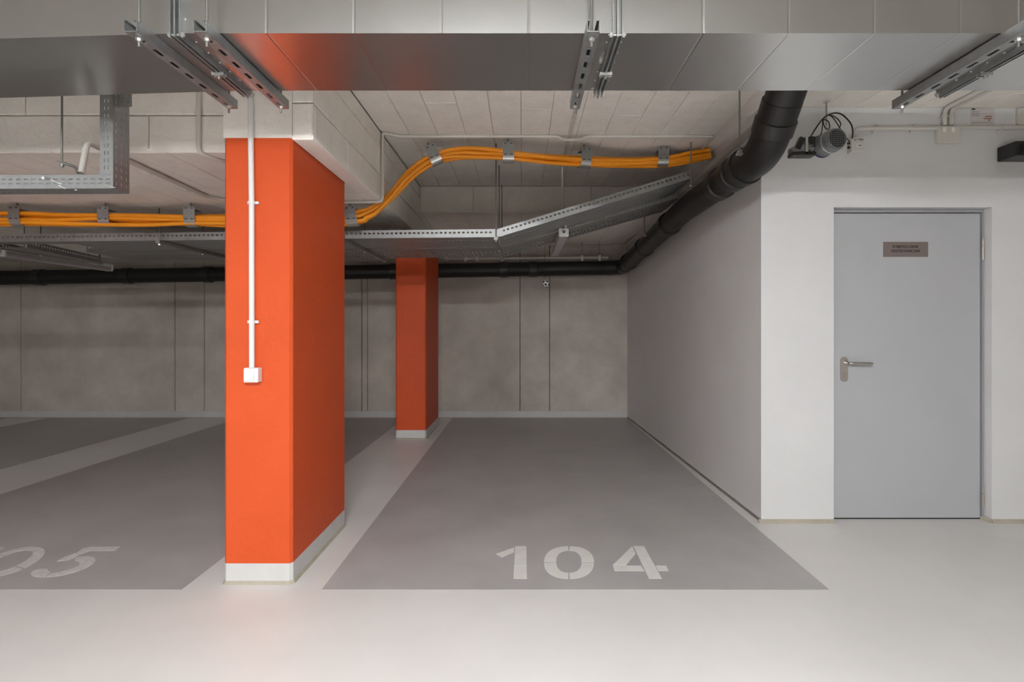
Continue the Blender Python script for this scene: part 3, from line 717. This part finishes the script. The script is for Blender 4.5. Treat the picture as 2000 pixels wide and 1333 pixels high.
v_ = MB(); v_.tube([c0_+ax*.01, c0_-ax*.05], [.05,.035], 20); v_.tube([at(1585,286,ym), at(1560,292,ym), at(1545,300,ym)], [.03,.034,.03], 16)
v_.tube([at(1571,280,ym), at(1571,305,ym)], .022, 14); v_.build('valve_body', M['motor'], mt, smooth=True)
v2 = MB(); p_ = at(1566,303,ym); v2.box(p_.x-.072,ym-.04,p_.z-.012,p_.x+.066,ym+.03,p_.z+.008); q_ = at(1581,281,ym); v2.box(q_.x-.016,ym-.03,q_.z-.03,q_.x+.02,ym+.02,q_.z+.035)
v2.bar(at(1556,292,ym-.02), at(1566,270,ym-.02), .03, .03); v2.build('valve_base', M['black'], mt)
v3 = MB(); v3.box(at(1569,0,ym).x-.006,ym-.04,at(0,305,ym).z,at(1569,0,ym).x+.008,ym-.02,at(0,270,ym).z); v3.build('mounting_strap', M['bolt'], mt)
rh = thing('cable_hanger', 'short rod from the ceiling holding the black cable loops above the motor', 'hanger', tuple(at(1614,205,3.44)))
q = at(1614,250,3.44); MB().tube([q,(q.x,3.44,ZC)], .005, 8).build('rod', M['galv'], rh); MB().tube([(q.x,3.44,ZC-.006),(q.x,3.44,ZC)], .022, 14).build('ceiling_plate', M['conduit'], rh)
MB().tube([(q.x,3.44,q.z-.004),(q.x,3.44,q.z+.012)], .009, 8).build('hook', M['bolt'], rh)
def c7(x, y, Y=3.40): return at(1500+x*.11, 200+y*.11, Y)
for pts_, r, lb in (
   ([c7(740,640,3.34),(c7(800,540)),c7(870,430),c7(960,310),c7(1040,240),c7(1090,215),c7(1180,190),c7(1290,205),c7(1400,290),c7(1480,400),c7(1505,520,3.44),c7(1495,640,3.47)], .0045, 'thickest black cable arching over the motor into the top of the junction box'),
   ([c7(1080,230),c7(1150,240),c7(1240,300),c7(1290,380),c7(1270,450),c7(1240,490,3.36)], .0032, 'short black cable curling down to the top of the motor'),
   ([c7(1070,225),c7(1140,260),c7(1230,380),c7(1300,500),c7(1380,620),c7(1450,695,3.49)], .0034, 'thin black cable sloping down to the side of the junction box'),
   ([c7(1040,245),c7(990,290),c7(985,380),c7(1020,460),c7(1070,480),c7(1095,430),c7(1070,340),c7(1010,310),c7(960,290)], .0032, 'small black cable loop hanging at the rod'),
   ([c7(970,310),c7(965,420),c7(950,540),c7(880,640),c7(820,700,3.32)], .0030, 'thin black cable hanging from the loop down to the valve')):
    tag(MB().tube(catmull(pts_, 6), r, 8).build('motor_cable', M['rubber'], smooth=True), lb, 'cable', 'black cables above the motor')

# ------------------------------------------------------------------ batten lamps
def batten(loc, label, L=1.28, w_=.088, h_=.075, lit=False, along='y', name='batten_lamp'):
    t = thing(name, label, 'lamp', loc)
    def bx(a0, a1, b0, b1, z0, z1, nm, m, bev=0):
        x, y, z = loc; mb = MB()
        if along == 'y': mb.box(x+b0,y+a0,z+z0,x+b1,y+a1,z+z1)
        else: mb.box(x+a0,y+b0,z+z0,x+a1,y+b1,z+z1)
        return mb.build(nm, M[m], t, bevel=bev)
    bx(-L/2+.03, L/2-.03, -w_/2+.008, w_/2-.008, h_*.1, h_*.5, 'housing', 'plastic', .004)
    bx(-L/2+.028, L/2-.028, -w_/2+.003, w_/2-.003, -h_*.5, h_*.1, 'diffuser', 'lamp_on' if lit else 'lamp_off', .012 if not lit else 0)
    for s_ in (-1, 1):
        a0, a1 = sorted((s_*L/2, s_*(L/2-.032))); bx(a0, a1, -w_/2, w_/2, -h_*.52, h_*.52, 'end_cap', 'plastic', .012)
    return t
def cable_tail(t, x, y, z):
    g_ = MB().tube([(x,y-.001,z+.005),(x,y-.022,z+.005)], .013, 12).build('cable_gland', M['black'], t)
    MB().tube(catmull([(x,y-.022,z+.005),(x+.004,y-.045,z+.02),(x+.018,y-.04,z+.075),(x+.022,y-.005,z+.06),(x+.02,y+.03,z+.035)], 6), .004, 8).build('cable_loop', M['plastic'], t, smooth=True)
    return g_
lp = (.362, 4.70+.64, 2.108)
t1 = batten(lp, 'unlit white batten lamp hanging under the sloping cable trays', L=1.28); cable_tail(t1, lp[0], lp[1]-.64, lp[2])
for yy in (4.81, 5.46): MB().tube([(lp[0],yy,2.145),(lp[0],yy,2.19)], .004, 8).build('suspension_wire', M['rod'], t1)
lp2 = (-4.605, 4.76+.64, 1.945)
t2 = batten(lp2, 'white batten lamp cut by the left edge of the photo under the trays', L=1.28); cable_tail(t2, lp2[0], lp2[1]-.64, lp2[2])
for yy in (5.0, 5.9): MB().tube([(lp2[0],yy,1.98),(lp2[0],yy,ZL)], .004, 8).build('suspension_wire', M['rod'], t2)
def aisle_lamp(x, y, z, m, label, L=1.5, deep=.02):
    t = thing('aisle_lamp', label, 'lamp', (x, y, z), 'lit lamps of the aisle')
    MB().box(x-L/2,y-.065,z,x+L/2,y+.065,z+.05).build('housing', M['plastic'], t, bevel=.006)
    MB().box(x-L/2+.03,y-.055,z-deep,x+L/2-.03,y+.055,z-.0005).build('diffuser', M[m], t)
    for sx in (-.5, .5): MB().tube([(x+sx,y,z+.05),(x+sx,y,ZC)], .004, 8).build('suspension_rod', M['rod'], t)
aisle_lamp(-.10, -.60, 2.53, 'lamp_on', 'lit flat lamp hanging over the aisle behind the viewer', deep=.018)
aisle_lamp(-5.4, -.60, 2.53, 'lamp_soft', 'lit flat lamp over the aisle far to the left, out of view', deep=.018)
aisle_lamp(-3.2, -5.6, 2.56, 'lamp_fill', 'added fill lamp for the back wall, unseen across the aisle, left one', deep=.06)  # this pair is added fill light, lifting the dim back wall
aisle_lamp(1.4, -5.6, 2.56, 'lamp_fill', 'added fill lamp for the back wall, unseen across the aisle, right one', deep=.06)

# ------------------------------------------------------------------ hanging football
c = at(1066, 554.5, 6.5)
import bmesh
fb = thing('hanging_ball', 'small black and white ball hanging on a string in front of the back wall', 'ball', tuple(c))
bm = bmesh.new(); bmesh.ops.create_icosphere(bm, subdivisions=4, radius=.042)
me = bpy.data.meshes.new('ball_skin')
phi = (1+5**.5)/2; ico = [Vector(v).normalized() for v in [(0,s1,s2*phi) for s1 in (-1,1) for s2 in (-1,1)]+[(s1,s2*phi,0) for s1 in (-1,1) for s2 in (-1,1)]+[(s2*phi,0,s1) for s1 in (-1,1) for s2 in (-1,1)]]
rot = Matrix.Rotation(.5,3,'Z') @ Matrix.Rotation(.35,3,'X'); ico = [rot @ v for v in ico]
for f_ in bm.faces:
    f_.material_index = 1 if max(f_.calc_center_median().normalized().dot(v) for v in ico) > .935 else 0; f_.smooth = True
bm.to_mesh(me); bm.free(); me.materials.append(M['plastic']); me.materials.append(M['black'])
o = bpy.data.objects.new('ball_skin', me); COL.objects.link(o); o.parent = fb
MB().tube([c+Vector((0,0,.04)), c+Vector((-.012,0,.10)), (c.x-.012,6.5,ZR)], .0022, 6).build('string', M['rubber'], fb)
